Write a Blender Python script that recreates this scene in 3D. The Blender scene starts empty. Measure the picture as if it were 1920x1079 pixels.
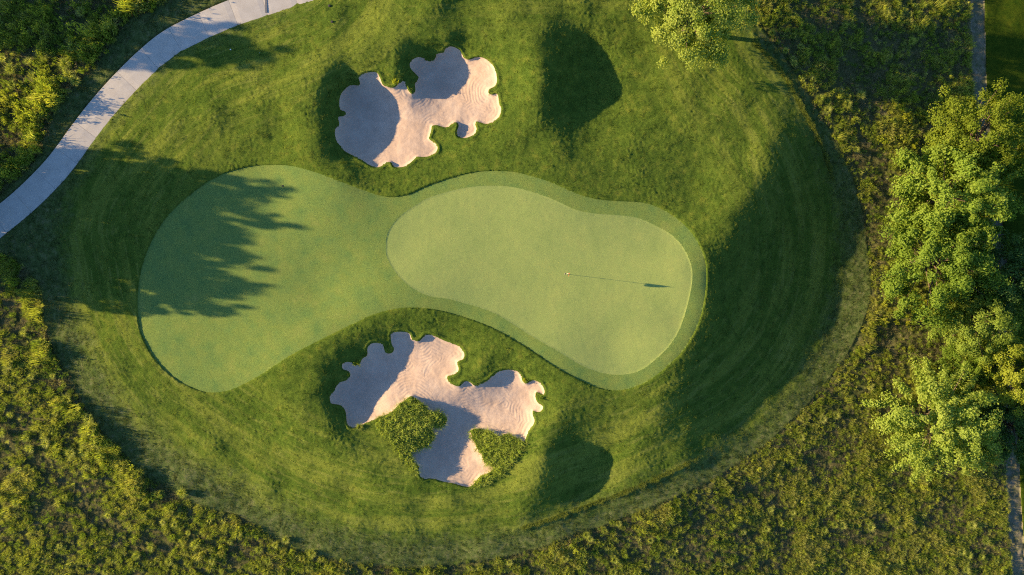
import bpy, math
import numpy as np
from mathutils import Vector

# ------------------------------------------------------------------ camera, light, exposure
S = 24.0            # reference pixels per metre on the plane z = 0
H = 54.0            # height of the camera above the putting green
SUN_EL = math.radians(13.5)
SUN_TO = (-0.9923, 0.124)        # horizontal direction towards the sun
EXPOSURE = 1.88
scene = bpy.context.scene
COL = scene.collection

cam_d = bpy.data.cameras.new('camera')
cam = bpy.data.objects.new('camera', cam_d)
COL.objects.link(cam)
cam.location = (0, 0, H)
cam.rotation_euler = (0, 0, 0)
cam_d.sensor_width = 36.0
cam_d.lens = 36.0 * S * H / 1920.0
cam_d.clip_start = 0.5
cam_d.clip_end = 3000
scene.camera = cam

world = bpy.data.worlds.new('World')
scene.world = world
world.use_nodes = True
wn = world.node_tree.nodes
wl = world.node_tree.links
bg = wn['Background']
sky = wn.new('ShaderNodeTexSky')
sky.sky_type = 'NISHITA'
sky.sun_disc = False
sky.sun_elevation = SUN_EL
sky.sun_rotation = math.atan2(SUN_TO[0], SUN_TO[1])
sky.air_density = 1.0
sky.dust_density = 0.6
sky.ozone_density = 4.0
wl.new(sky.outputs[0], bg.inputs[0])
bg.inputs[1].default_value = 0.087

sun_d = bpy.data.lights.new('sun', 'SUN')
sun_d.energy = 5.0
sun_d.angle = math.radians(0.5)
sun_d.color = (1.0, 0.70, 0.35)
sun = bpy.data.objects.new('sun', sun_d)
COL.objects.link(sun)
sd_ = Vector((-SUN_TO[0] * math.cos(SUN_EL), -SUN_TO[1] * math.cos(SUN_EL), -math.sin(SUN_EL)))
sun.rotation_euler = sd_.to_track_quat('-Z', 'Y').to_euler()
sun.location = (-60, 8, 30)

vs = scene.view_settings
vs.view_transform = 'Standard'
vs.look = 'None'
vs.exposure = EXPOSURE
vs.gamma = 1.0
vs.use_curve_mapping = False
scene.cycles.use_denoising = False
scene.cycles.filter_width = 1.15
scene.cycles.max_bounces = 6
scene.cycles.diffuse_bounces = 3
scene.cycles.transmission_bounces = 4
scene.cycles.transparent_max_bounces = 6

rng = np.random.default_rng(7)

# ------------------------------------------------------------------ numeric helpers
def p2w(u, v, z):
    k = (H - z) / (H * S)
    return (np.asarray(u) - 960.0) * k, (539.5 - np.asarray(v)) * k

def crm(pts, n=6, closed=True):
    """Catmull-Rom through the points."""
    P = np.array(pts, float)
    m = len(P)
    out = []
    rngi = range(m if closed else m - 1)
    for i in rngi:
        if closed:
            a, b, c, d = P[i - 1], P[i], P[(i + 1) % m], P[(i + 2) % m]
        else:
            a, b, c, d = P[max(i - 1, 0)], P[i], P[i + 1], P[min(i + 2, m - 1)]
        for t in np.arange(n) / n:
            out.append(0.5 * ((2 * b) + (c - a) * t + (2 * a - 5 * b + 4 * c - d) * t * t + (3 * b - a - 3 * c + d) * t ** 3))
    if not closed:
        out.append(P[-1])
    return np.array(out)

def dist_poly(U, V, P, closed=True):
    """signed distance (inside negative for a closed one), nearest point and arc position"""
    U = np.asarray(U, float).ravel(); V = np.asarray(V, float).ravel()
    Q = np.roll(P, -1, 0) if closed else P[1:]
    A = P if closed else P[:-1]
    seg = Q - A
    L = np.hypot(seg[:, 0], seg[:, 1]) + 1e-9
    arc0 = np.concatenate([[0], np.cumsum(L)[:-1]])
    N = len(U)
    D = np.empty(N); NX = np.empty(N); NY = np.empty(N); ARC = np.empty(N); INS = np.zeros(N, bool)
    ch = 20000
    for s in range(0, N, ch):
        u = U[s:s + ch, None].astype(np.float32); v = V[s:s + ch, None].astype(np.float32)
        ax = A[None, :, 0].astype(np.float32); ay = A[None, :, 1].astype(np.float32)
        sx = seg[None, :, 0].astype(np.float32); sy = seg[None, :, 1].astype(np.float32)
        t = np.clip(((u - ax) * sx + (v - ay) * sy) / (L * L)[None].astype(np.float32), 0, 1)
        dx = ax + t * sx - u; dy = ay + t * sy - v
        d2 = dx * dx + dy * dy
        k = np.argmin(d2, 1); r = np.arange(len(k))
        D[s:s + ch] = np.sqrt(d2[r, k]); NX[s:s + ch] = (u[:, 0] + dx[r, k]); NY[s:s + ch] = (v[:, 0] + dy[r, k])
        ARC[s:s + ch] = arc0[k] + t[r, k] * L[k]
        if closed:
            by = ay + sy
            cond = (ay > v) != (by > v)
            xi = ax + (v - ay) / np.where(np.abs(sy) < 1e-9, 1e-9, sy) * sx
            INS[s:s + ch] = (np.sum(cond & (u < xi), 1) % 2) == 1
    if closed:
        D = np.where(INS, -D, D)
    return D, NX, NY, ARC

NT = 1024
def band_noise(lo, hi, cell, seed, ax=1.0):
    """periodic gaussian field, wavelengths lo..hi metres, on cells of the given size; unit rms"""
    r = np.random.default_rng(seed)
    f = np.fft.rfft2(r.standard_normal((NT, NT)))
    ky = np.fft.fftfreq(NT)[:, None] * ax; kx = np.fft.rfftfreq(NT)[None]
    k = np.hypot(kx, ky) / cell + 1e-9
    lam = 1 / k
    w = np.exp(-(lo / lam) ** 2) * (1 - np.exp(-(hi / lam) ** 2)) / k ** 0.6
    w[0, 0] = 0
    g = np.fft.irfft2(f * w, s=(NT, NT))
    return (g / g.std()).astype(np.float32), cell

def samp(nz, x, y):
    g, c = nz
    fx = np.asarray(x) / c; fy = np.asarray(y) / c
    ix = np.floor(fx).astype(int); iy = np.floor(fy).astype(int)
    tx = fx - ix; ty = fy - iy
    i0 = ix % NT; i1 = (ix + 1) % NT; j0 = iy % NT; j1 = (iy + 1) % NT
    return (g[j0, i0] * (1 - tx) + g[j0, i1] * tx) * (1 - ty) + (g[j1, i0] * (1 - tx) + g[j1, i1] * tx) * ty

N_FINE = band_noise(0.16, 0.5, 0.08, 1)
N_MID = band_noise(0.5, 2.0, 0.12, 2)
N_BIG = band_noise(2.5, 9.0, 0.4, 3)

def sstep(a, b, x):
    t = np.clip((x - a) / (b - a), 0, 1)
    return t * t * (3 - 2 * t)

# ------------------------------------------------------------------ outlines (reference pixels)
FRINGE = crm([(502,310),(542,311),(587,322),(631,338),(676,355),(712,367),(738,370),(768,365),(798,351),(836,337.5),(883,325),(922,321),(964,323),(998,331),
 (1032,342),(1062,355),(1092,367),(1126,375),(1169,378),(1203,380),(1229,387),(1254,400),(1280,419),(1301,443),(1316,471),(1323,496),(1324,530),(1320,564),
 (1312,598),(1299,628),(1280,658),(1254,684),(1229,705),(1199,722),(1165,732),(1135,730),(1109,722),(1075,706),(1041,687),(998,658),(964,637),(934,620),
 (900,605),(862,592),(819,581),(777,577),(743,579),(700,590),(676,601),(640,618),(596,640),(551,663),(516,685),(489,703),(462,718),(436,730),(413,735.5),
 (387,735.5),(360,727),(338,716),(316,700),(293,676),(276,649),(264.5,622),(259,591),(258,565),(260,533),(267,498),(278,467),(296,431),(316,404),(342,378),
 (373,353),(405,333),(436,321),(467,313)], 5)
GREEN = crm([(723.5,466),(726,441),(738,419),(755,402),(777,387),(802,372),(832,362),(862,354.5),(892,350),(926,348.6),(960,351),(994,359),(1024,369),(1050,380),
 (1075,392),(1101,399),(1131,402),(1165,404.5),(1195,409),(1220,419),(1246,432),(1267,447),(1282,466),(1293,488),(1298,509),(1297,534),(1292,560),(1284,590),
 (1271,624),(1254,650),(1233,671),(1212,688),(1190,699),(1165,703),(1135,701),(1105,692),(1075,677),(1041,656),(1007,637),(973,615.6),(939,594),(905,579),
 (870,569),(841,561),(807,556),(781,545),(755,526),(738,505),(726,483)], 5)
B1 = [(405,350),(420,330),(450,315),(500,307),(530,315),(548,345),(565,390),(590,405),(620,413),(650,412),(680,385),(700,368),(715,375),(725,405),(745,440),
 (762,455),(780,450),(788,430),(785,390),(800,365),(810,345),(795,325),(770,300),(752,275),(752,245),(775,220),(810,207),(840,215),(860,232),(890,235),(915,225),
 (925,205),(932,190),(955,180),(980,176),(987,155),(1005,140),(1030,135),(1060,145),(1085,160),(1100,185),(1115,210),(1145,225),(1180,215),(1215,207),(1245,212),
 (1275,230),(1300,250),(1320,280),(1333,320),(1337,370),(1325,400),(1300,415),(1280,430),(1285,455),(1310,460),(1340,455),(1348,490),(1352,520),(1365,550),
 (1362,585),(1345,615),(1315,640),(1270,657),(1235,650),(1205,640),(1190,655),(1195,675),(1200,695),(1185,725),(1150,745),(1115,752),(1085,745),(1068,730),
 (1070,700),(1080,670),(1070,648),(1045,648),(1025,665),(995,680),(965,675),(930,665),(900,670),(895,690),(890,715),(878,750),(885,765),(905,778),(925,795),
 (937,815),(930,840),(905,862),(870,877),(830,880),(800,878),(775,900),(740,930),(710,945),(670,950),(640,943),(625,917),(600,915),(580,925),(560,940),(530,950),
 (490,940),(440,910),(400,885),(350,862),(310,840),(290,815),(265,785),(248,750),(245,710),(252,685),(270,675),(275,650),(268,625),(275,608),(305,605),(320,590),
 (310,572),(285,565),(275,540),(275,500),(285,460),(305,430),(335,405),(370,395),(400,400),(415,385)]
B2 = [(485,125),(500,108),(540,103),(580,107),(600,120),(607,145),(625,155),(650,160),(670,145),(690,125),(720,122),(760,135),(800,155),(840,170),(880,185),(905,205),
 (922,235),(915,265),(890,275),(878,290),(888,320),(880,345),(850,360),(825,365),(820,380),(835,405),(870,425),(900,425),(915,405),(940,398),(965,410),(985,425),
 (1020,415),(1060,395),(1090,370),(1120,345),(1160,332),(1200,330),(1240,340),(1260,370),(1270,400),(1295,412),(1315,398),(1340,393),(1370,405),(1390,430),(1400,460),
 (1390,475),(1365,465),(1350,462),(1345,490),(1355,520),(1375,535),(1390,550),(1380,575),(1355,580),(1330,572),(1330,600),(1340,630),(1330,660),(1310,685),(1295,715),
 (1280,755),(1250,750),(1230,730),(1195,720),(1165,710),(1140,725),(1115,725),(1085,695),(1040,685),(990,680),(962,687),(966,720),(985,765),(1000,800),(1025,825),
 (1030,855),(1050,885),(1085,898),(1108,908),(1095,925),(1060,945),(1020,960),(995,985),(975,1013),(950,1025),(910,1020),(860,1005),(800,995),(750,980),(710,975),
 (690,980),(665,965),(650,930),(652,905),(625,880),(610,850),(608,818),(640,800),(680,795),(715,775),(740,740),(745,710),(725,687),(745,670),(790,665),(815,645),
 (820,620),(800,597),(765,582),(720,575),(690,545),(650,510),(607,485),(570,510),(530,540),(490,580),(450,600),(400,620),(350,640),(310,655),(280,670),(245,670),
 (225,645),(220,610),(215,575),(195,545),(165,535),(135,530),(122,505),(130,475),(150,455),(160,430),(180,405),(215,395),(240,375),(243,350),(225,335),(200,325),
 (195,300),(215,285),(245,285),(270,300),(300,295),(315,265),(345,240),(345,205),(360,180),(385,170),(415,172),(440,185),(445,210),(457,231),(490,230),(505,205),(490,175)]
I2L = [(605,490),(650,520),(690,550),(720,580),(765,585),(800,600),(818,620),(812,642),(790,660),(745,665),(720,685),(742,710),(737,740),(712,772),(680,790),(640,797),
 (608,815),(605,840),(620,880),(650,905),(645,930),(620,935),(590,890),(550,850),(510,790),(470,740),(430,700),(405,660),(400,625),(450,605),(490,585),(530,545),(570,515)]
I2R = [(960,690),(1040,690),(1085,700),(1115,730),(1150,715),(1195,722),(1230,735),(1275,760),(1265,800),(1230,850),(1190,900),(1150,940),(1100,970),(1040,1010),
 (990,1030),(975,1015),(995,985),(1060,945),(1105,910),(1085,898),(1050,885),(1030,855),(1025,825),(1000,800),(985,765),(965,720)]
b1 = lambda L: [(560 + x / 3.598, 50 + y / 3.598) for x, y in L]
b2 = lambda L: [(580 + x / 3.174, 590 + y / 3.174) for x, y in L]
BUNK1 = crm(b1(B1), 3); BUNK2 = crm(b2(B2), 3)
ISL_L = crm(b2(I2L), 3); ISL_R = crm(b2(I2R), 3)
# everything that is mown: outside it the meadow begins
MOWN = crm([(-300,590),(-200,515),(-60,420),(0,368),(65,305),(100,215),(125,178),(185,120),(240,42),(280,22),(330,-10),(420,-50),(700,-150),(1300,-150),(1395,-60),
 (1402,20),(1424,52),(1460,95),(1490,140),(1520,190),(1550,240),(1570,280),(1595,330),(1615,400),(1625,470),(1630,560),(1600,640),(1560,700),(1505,768),(1480,790),
 (1440,828),(1390,862),(1340,895),(1280,925),(1230,945),(1180,965),(1130,985),(1080,1000),(1030,1020),(960,1040),(900,1050),(800,1063),(700,1060),(640,1052),(560,1030),
 (500,1000),(450,965),(400,955),(350,935),(300,905),(265,890),(235,850),(190,805),(150,750),(125,700),(100,650),(82,600),(75,540),(40,494),(0,482),(-60,520),(-200,640),
 (-300,710)], 4)
RING_IN = crm([(1420,85),(1445,110),(1475,150),(1500,195),(1525,240),(1545,285),(1556,318),(1572,380),(1578,450),(1570,540),(1545,620),(1505,700),(1450,768),(1380,823),
 (1290,870),(1200,912),(1100,950),(1000,985),(900,1005),(800,1012),(700,1005),(600,980),(500,940),(400,885),(320,830),(250,770),(190,690),(155,620),(135,560),
 (125,500),(115,430),(135,350),(200,240),(320,110),(420,60),(520,20),(600,-30),(650,-140),(1300,-140),(1385,-40),(1405,40)], 4)
PATH_C = crm([(-330,662),(-200,566),(-60,462),(0,414),(45,377),(90,333),(120,298),(155,250),(190,205),(235,155),(278,113),(318,81),(367,55),(430,27),(480,10),(530,-6),
 (600,-26),(720,-60),(900,-100)], 8, False)
TRACK_C = crm([(1832,-300),(1832,-60),(1834,60),(1838,180),(1850,300),(1868,430),(1882,560),(1888,700),(1896,830),(1902,950),(1912,1079),(1925,1200),(1950,1400)], 6, False)
PATH_HW, TRACK_HW = 25.3, 13.0

# ------------------------------------------------------------------ terrain heights
CP = np.array([
 (800,450,0),(1000,450,.02),(1200,500,0),(1000,600,0),(1150,650,-.06),(1250,450,-.06),(1270,600,-.1),(760,470,0),(930,400,.03),(900,540,0),
 (300,500,-.3),(400,400,-.22),(400,650,-.22),(550,450,-.1),(600,550,-.1),(330,620,-.28),(430,700,-.22),(500,330,-.15),(660,500,-.05),
 (200,300,-.45),(150,500,-.6),(250,800,-.78),(130,650,-.8),(400,850,-.58),(600,950,-.45),(800,1000,-.6),(350,250,-.1),(450,200,.05),(550,100,.15),(540,250,.1),
 (700,40,.2),(850,30,.3),(1000,20,.35),(230,680,-.55),(320,780,-.6),
 (30,390,-.75),(180,230,-.6),(330,70,-.35),(450,20,-.25),(540,0,-.2),(50,100,-.7),(150,50,-.6),(0,700,-.8),(150,900,-.8),(300,1000,-.8),
 # bunker 1
 (604,190,.45),(606,250,.36),(618,138,.45),(680,104,.5),(650,310,.05),(735,112,.42),(765,82,.48),(835,70,.45),
 (665,200,-.98),(695,250,-.95),(680,275,-.78),(705,190,-.98),(655,160,-.72),(742,225,-.72),(722,300,-.4),
 (768,195,-.42),(805,230,-.45),(760,262,-.45),(748,150,.08),(760,125,.2),
 (800,132,-.7),(830,142,-.92),(850,160,-.85),(872,130,-.62),(845,103,-.4),
 (900,130,-.3),(922,160,-.12),(900,190,-.3),(860,205,-.42),(880,240,-.2),(932,210,-.02),(820,280,-.18),(770,305,-.12),
 (960,150,.28),(955,220,.22),(880,285,.05),(800,335,.0),
 (641,200,-.45),(637,255,-.42),(652,292,-.38),(668,148,-.22),(778,118,-.2),(640,165,-.2),(632,720,-.35),(650,692,-.28),(626,748,-.32),(652,795,-.25),(704,650,-.12),
 # mound and hollow beside bunker 1
 (1000,60,.62),(1012,105,.82),(1018,150,.9),(1018,200,.55),(1022,240,.2),(1085,90,-.42),(1105,130,-.75),(1115,165,-.72),(1080,210,-.35),(1200,150,-.5),(1180,70,-.3),
 (1200,230,-.35),(1060,285,.12),(1120,40,-.1),
 (1250,310,-.32),(1350,250,-.36),(1300,180,-.42),(1400,300,-.4),(1450,200,-.5),(1390,120,-.48),(1280,60,-.42),(1150,330,-.1),(1330,380,-.3),
 # the slope right of the green
 (1455,300,-.38),(1490,305,-1.0),(1535,305,-1.75),(1375,430,-.15),(1410,430,-.75),(1450,430,-1.45),(1530,400,-2.25),(1410,370,-.2),(1445,375,-.8),(1480,380,-1.45),(1335,500,-.12),(1365,500,-.65),(1400,500,-1.35),(1450,500,-2.05),(1510,500,-2.5),
 (1330,570,-.12),(1358,570,-.65),(1395,580,-1.35),(1440,590,-2.0),(1495,600,-2.5),(1300,650,-.12),(1330,655,-.65),(1365,665,-1.3),(1280,710,-.15),(1310,715,-.65),(1345,725,-1.15),(1400,700,-1.85),(1455,700,-2.25),(1268,770,-.3),(1300,775,-.75),(1330,785,-1.2),(1385,800,-1.8),(1260,840,-.75),
 (1600,400,-2.6),(1590,550,-2.85),(1540,680,-2.6),(1450,790,-1.95),(1350,860,-1.38),(1578,300,-1.85),(1510,180,-.82),(1440,90,-.62),(1250,905,-.95),(1100,960,-.72),
 (1000,1000,-.55),
 (1650,300,-1.95),(1600,150,-1.25),(1700,450,-2.7),(1660,650,-2.75),(1600,800,-2.3),(1500,900,-1.9),(1700,950,-2.3),(1850,300,-2.3),(1880,100,-2.1),(1880,600,-2.6),
 (1880,950,-2.5),(1300,1000,-1.0),(1750,50,-1.9),
 # bunker 2
 (603,720,.2),(610,775,.1),(635,672,.26),(690,628,.3),(740,608,.26),(800,612,.12),(650,820,.0),
 (655,740,-.85),(700,700,-.88),(735,680,-.78),(690,760,-.78),(762,658,-.55),(785,700,-.55),(820,670,-.35),(850,660,-.18),(760,722,-.6),
 (760,790,-.22),(800,795,-.32),(730,760,-.3),(770,840,-.28),(815,790,-.45),(850,830,-.8),(872,785,-.72),(860,880,-.5),(825,855,-.75),(900,760,-.6),(950,760,-.5),(1000,745,-.2),
 (980,795,-.32),(960,720,-.3),(925,835,-.3),(955,850,-.1),(780,895,-.02),(850,925,-.05),(950,905,.0),(1000,830,.15),(1040,745,.25),(1000,690,.22),(900,690,.15),(870,718,-.1),
 (1022,855,.42),(1012,905,.3),(1022,805,.22),(1085,905,-.95),(1105,930,-.95),(1080,865,-.72),(1170,880,-.75),(1160,800,-.35),(1100,780,.0),
 (500,800,-.38),(600,880,-.2),(700,950,-.25),(900,975,-.4),
 (-200,0,-.9),(-200,500,-1.0),(-200,1000,-.9),(500,1250,-.9),(1000,1250,-1.2),(1500,1250,-2),(2150,1250,-2.5),(2150,500,-2.7),(2150,-100,-2.2),(1500,-200,-1.3),
 (900,-200,.2),(300,-200,-.5)], float)

def tps_k(r2):
    return 0.5 * r2 * np.log(r2 + 1e-12)
XY = CP[:, :2] / 100.0
n = len(XY)
K = tps_k(((XY[:, None] - XY[None]) ** 2).sum(-1)) + np.eye(n) * 0.003
Pm = np.c_[np.ones(n), XY]
A_ = np.block([[K, Pm], [Pm.T, np.zeros((3, 3))]])
sol = np.linalg.solve(A_, np.r_[CP[:, 2], 0, 0, 0])
CG = 8.0
cu = np.arange(-304, 2240, CG); cv = np.arange(-304, 1400, CG)
CU, CV = np.meshgrid(cu, cv)
q = np.c_[CU.ravel(), CV.ravel()] / 100.0
ZC = np.empty(len(q))
for s in range(0, len(q), 8000):
    qq = q[s:s + 8000]
    ZC[s:s + 8000] = tps_k(((qq[:, None] - XY[None]) ** 2).sum(-1)) @ sol[:n] + sol[n] + qq @ sol[n + 1:]
ZC = np.clip(ZC.reshape(CU.shape), -4.2, 1.2)
SD_M = dist_poly(CU, CV, MOWN)[0].reshape(CU.shape) / S
RING_IN = np.roll(RING_IN, -38 * 4, 0)
_d = dist_poly(CU, CV, RING_IN)
SD_R = _d[0].reshape(CU.shape) / S; ALONG = _d[3].reshape(CU.shape) / S
SD_F = dist_poly(CU, CV, FRINGE)[0].reshape(CU.shape) / S

def cgrid(G, u, v):
    """smooth (cubic B-spline-free) bilinear/cubic lookup on the coarse grid"""
    fu = np.clip((np.asarray(u, float) - cu[0]) / CG, 1, len(cu) - 2.001); fv = np.clip((np.asarray(v, float) - cv[0]) / CG, 1, len(cv) - 2.001)
    iu = np.clip(np.floor(fu).astype(int), 1, len(cu) - 3); iv = np.clip(np.floor(fv).astype(int), 1, len(cv) - 3)
    tu = fu - iu; tv = fv - iv
    def w(t):
        return [-.5 * t + t * t - .5 * t ** 3, 1 - 2.5 * t * t + 1.5 * t ** 3, .5 * t + 2 * t * t - 1.5 * t ** 3, -.5 * t * t + .5 * t ** 3]
    wu, wv = w(tu), w(tv)
    out = 0
    for j in range(4):
        row = 0
        for i in range(4):
            row = row + wu[i] * G[iv + j - 1, iu + i - 1]
        out = out + wv[j] * row
    return out

def base_z(u, v):
    return cgrid(ZC, u, v)

def ground_pt(u, v):
    """point of the ground that stands at a reference position"""
    z = float(base_z(np.array([u]), np.array([v]))[0])
    x, y = p2w(u, v, z)
    return float(x), float(y), z

# ------------------------------------------------------------------ materials
def new_mat(name):
    m = bpy.data.materials.new(name)
    m.use_nodes = True
    nt = m.node_tree
    b = nt.nodes['Principled BSDF']
    b.inputs['Roughness'].default_value = 0.9
    b.inputs['Specular IOR Level'].default_value = 0.15
    return m, nt, b

class NB:
    """small node builder"""
    def __init__(s, nt):
        s.nt = nt
    def n(s, t, **kw):
        x = s.nt.nodes.new(t)
        for k, v in kw.items():
            setattr(x, k, v)
        return x
    def link(s, a, b):
        s.nt.links.new(a, b)
    def noise(s, scale, detail=4, rough=.6, vec=None, dist=0):
        x = s.n('ShaderNodeTexNoise')
        x.inputs['Scale'].default_value = scale; x.inputs['Detail'].default_value = detail
        x.inputs['Roughness'].default_value = rough; x.inputs['Distortion'].default_value = dist
        s.link(vec if vec is not None else s.pos(), x.inputs['Vector'])
        return x.outputs['Fac']
    def pos(s):
        if not hasattr(s, '_p'):
            s._p = s.n('ShaderNodeNewGeometry').outputs['Position']
        return s._p
    def attr(s, name):
        x = s.n('ShaderNodeAttribute'); x.attribute_name = name
        return x.outputs['Fac']
    def math(s, op, a, b=None, c=None, clamp=False):
        x = s.n('ShaderNodeMath', operation=op); x.use_clamp = clamp
        for i, w in enumerate((a, b, c)):
            if w is None: continue
            if isinstance(w, (int, float)): x.inputs[i].default_value = w
            else: s.link(w, x.inputs[i])
        return x.outputs[0]
    def rng(s, a, lo, hi, to0=0., to1=1.):
        x = s.n('ShaderNodeMapRange'); x.interpolation_type = 'SMOOTHSTEP'
        s.link(a, x.inputs[0])
        for i, w in enumerate((lo, hi, to0, to1)): x.inputs[i + 1].default_value = w
        return x.outputs[0]
    def ramp(s, f, stops):
        x = s.n('ShaderNodeValToRGB')
        e = x.color_ramp.elements
        while len(e) < len(stops): e.new(.5)
        for i, (p, c) in enumerate(stops):
            e[i].position = p; e[i].color = (*c, 1)
        s.link(f, x.inputs[0])
        return x.outputs[0]
    def mix(s, f, a, b, mode='MIX'):
        x = s.n('ShaderNodeMix'); x.data_type = 'RGBA'; x.blend_type = mode
        for sock, w in ((x.inputs[0], f), (x.inputs[6], a), (x.inputs[7], b)):
            if isinstance(w, (int, float)): sock.default_value = w
            elif isinstance(w, tuple): sock.default_value = (*w, 1)
            else: s.link(w, sock)
        return x.outputs[2]
    def bump(s, h, dist, strength=1.0, prev=None):
        x = s.n('ShaderNodeBump'); x.inputs['Distance'].default_value = dist; x.inputs['Strength'].default_value = strength
        s.link(h, x.inputs['Height'])
        if prev is not None: s.link(prev, x.inputs['Normal'])
        return x.outputs[0]

def grass_nodes(nb, dark, light, yellow):
    f = nb.noise(1.4, 5, .62)
    c = nb.ramp(f, [(.30, dark), (.55, light), (.72, yellow)])
    fine = nb.noise(22, 3, .7)
    return nb.mix(nb.rng(fine, .25, .75, .0, .75), c, nb.mix(1.0, c, (.5, .55, .5), 'MULTIPLY'))

# ground: mown rough, dry verge ring and meadow soil, told apart by attributes of the mesh
m_ground, nt, bs = new_mat('rough_turf')
nb = NB(nt)
rough = grass_nodes(nb, (.068, .125, .021), (.12, .185, .03), (.19, .23, .04))
ring_d = nb.attr('inner_distance')
cv_ = nb.n('ShaderNodeCombineXYZ'); nb.link(ring_d, cv_.inputs[0]); nb.link(nb.math('MULTIPLY', nb.attr('along'), .10), cv_.inputs[1])
fade = nb.rng(ring_d, 10.0, 5.0)
wide = nb.rng(nb.noise(.75, 2, .5, cv_.outputs[0]), .44, .60)
thin = nb.rng(nb.noise(3.2, 3, .6, cv_.outputs[0]), .52, .66)
rough = nb.mix(nb.math('MULTIPLY', nb.math('MULTIPLY', wide, fade), .62), rough, (.19, .235, .042))
cv2_ = nb.n('ShaderNodeCombineXYZ'); nb.link(nb.math('ADD', ring_d, 31.7), cv2_.inputs[0]); nb.link(nb.math('MULTIPLY', nb.attr('along'), .08), cv2_.inputs[1])
deep = nb.rng(nb.noise(1.3, 2, .5, cv2_.outputs[0]), .50, .62)
rough = nb.mix(nb.math('MULTIPLY', nb.math('MULTIPLY', deep, fade), .6), rough, (.065, .12, .018))
rough = nb.mix(nb.math('MULTIPLY', nb.math('MULTIPLY', thin, fade), .45), rough, (.21, .245, .06))
verge = nb.ramp(nb.noise(2.6, 5, .65), [(.3, (.055, .095, .028)), (.5, (.095, .135, .045)), (.68, (.15, .17, .08))])
soil = nb.ramp(nb.noise(1.1, 5, .65), [(.3, (.055, .085, .026)), (.5, (.105, .115, .045)), (.7, (.165, .15, .08))])
edge_n = nb.math('MULTIPLY', nb.math('SUBTRACT', nb.noise(1.1, 5, .65), .5), 4.5)
col = nb.mix(nb.rng(nb.math('ADD', nb.math('MULTIPLY', ring_d, -1), edge_n), -1.3, 1.5), rough, verge)
col = nb.mix(nb.attr('meadow'), col, soil)
col = nb.mix(nb.attr('fairway'), col, grass_nodes(nb, (.03, .065, .008), (.055, .088, .010), (.08, .105, .012)))
nb.link(col, bs.inputs['Base Color'])
bn = nb.bump(nb.noise(9, 3, .6), .03, .6)
bn = nb.bump(nb.noise(55, 3, .7), .115, 1.0, bn)
nb.link(bn, bs.inputs['Normal'])
bs.inputs['Roughness'].default_value = 1.0
bs.inputs['Specular IOR Level'].default_value = 0.0

m_fringe, nt, bs = new_mat('fringe_turf')
nb = NB(nt)
c = nb.ramp(nb.noise(.7, 7, .68), [(.25, (.085, .165, .056)), (.42, (.125, .205, .06)), (.58, (.155, .222, .058)), (.75, (.205, .25, .075))])
c = nb.mix(nb.rng(nb.noise(14, 4, .7), .3, .7, 0, .45), c, nb.mix(1.0, c, (.72, .76, .72), 'MULTIPLY'))
# two mowing directions crossing at a slant
sep = nb.n('ShaderNodeSeparateXYZ'); nb.link(nb.pos(), sep.inputs[0])
for (ax_, ay_, per) in ((.82, .57, 1.35), (.45, -.89, 1.5)):
    d = nb.math('ADD', nb.math('MULTIPLY', sep.outputs[0], ax_), nb.math('MULTIPLY', sep.outputs[1], ay_))
    d = nb.math('ADD', d, nb.math('MULTIPLY', nb.noise(.3, 2, .5), .8))
    sn = nb.rng(nb.math('SINE', nb.math('MULTIPLY', d, 2 * math.pi / per)), -.8, .8)
    c = nb.mix(nb.math('MULTIPLY', sn, .14), c, (.18, .235, .065))
nb.link(c, bs.inputs['Base Color'])
nb.link(nb.bump(nb.noise(60, 2, .7), .055, 1.0), bs.inputs['Normal'])
bs.inputs['Specular IOR Level'].default_value = 0.0

m_green, nt, bs = new_mat('putting_turf')
nb = NB(nt)
c = nb.ramp(nb.noise(.42, 7, .66), [(.25, (.185, .25, .078)), (.5, (.225, .285, .09)), (.75, (.262, .305, .095))])
c = nb.mix(nb.rng(nb.noise(3.2, 5, .7), .35, .7, 0, .3), c, (.20, .28, .08))
c = nb.mix(nb.rng(nb.noise(13, 3, .7), .55, .8, 0, .35), c, (.33, .33, .13))
nb.link(c, bs.inputs['Base Color'])
nb.link(nb.bump(nb.noise(70, 2, .6), .012, 1.0), bs.inputs['Normal'])
bs.inputs['Specular IOR Level'].default_value = 0.0

m_sand, nt, bs = new_mat('bunker_sand')
nb = NB(nt)
c = nb.ramp(nb.noise(.8, 5, .6), [(.3, (.34, .265, .218)), (.5, (.38, .30, .25)), (.7, (.43, .35, .295))])
c = nb.mix(nb.rng(nb.noise(11, 4, .75), .52, .75, 0, .5), c, (.30, .225, .175))
c = nb.mix(nb.rng(nb.noise(2.2, 6, .7), .5, .72, 0, .45), c, (.47, .375, .31))
nb.link(c, bs.inputs['Base Color'])
e = nb.attr('rake')
rk = nb.math('SINE', nb.math('MULTIPLY', nb.math('ADD', e, nb.math('MULTIPLY', nb.noise(.9, 2, .5), .35)), 2 * math.pi / .24))
bn = nb.bump(nb.math('MULTIPLY', rk, nb.rng(nb.noise(.35, 2, .5), .40, .58)), .0042, 1.0)
bn = nb.bump(nb.noise(8, 6, .78), .02, .6, bn)
bn = nb.bump(nb.noise(30, 3, .7), .008, .5, bn)
nb.link(bn, bs.inputs['Normal'])
bs.inputs['Specular IOR Level'].default_value = 0.0

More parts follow.
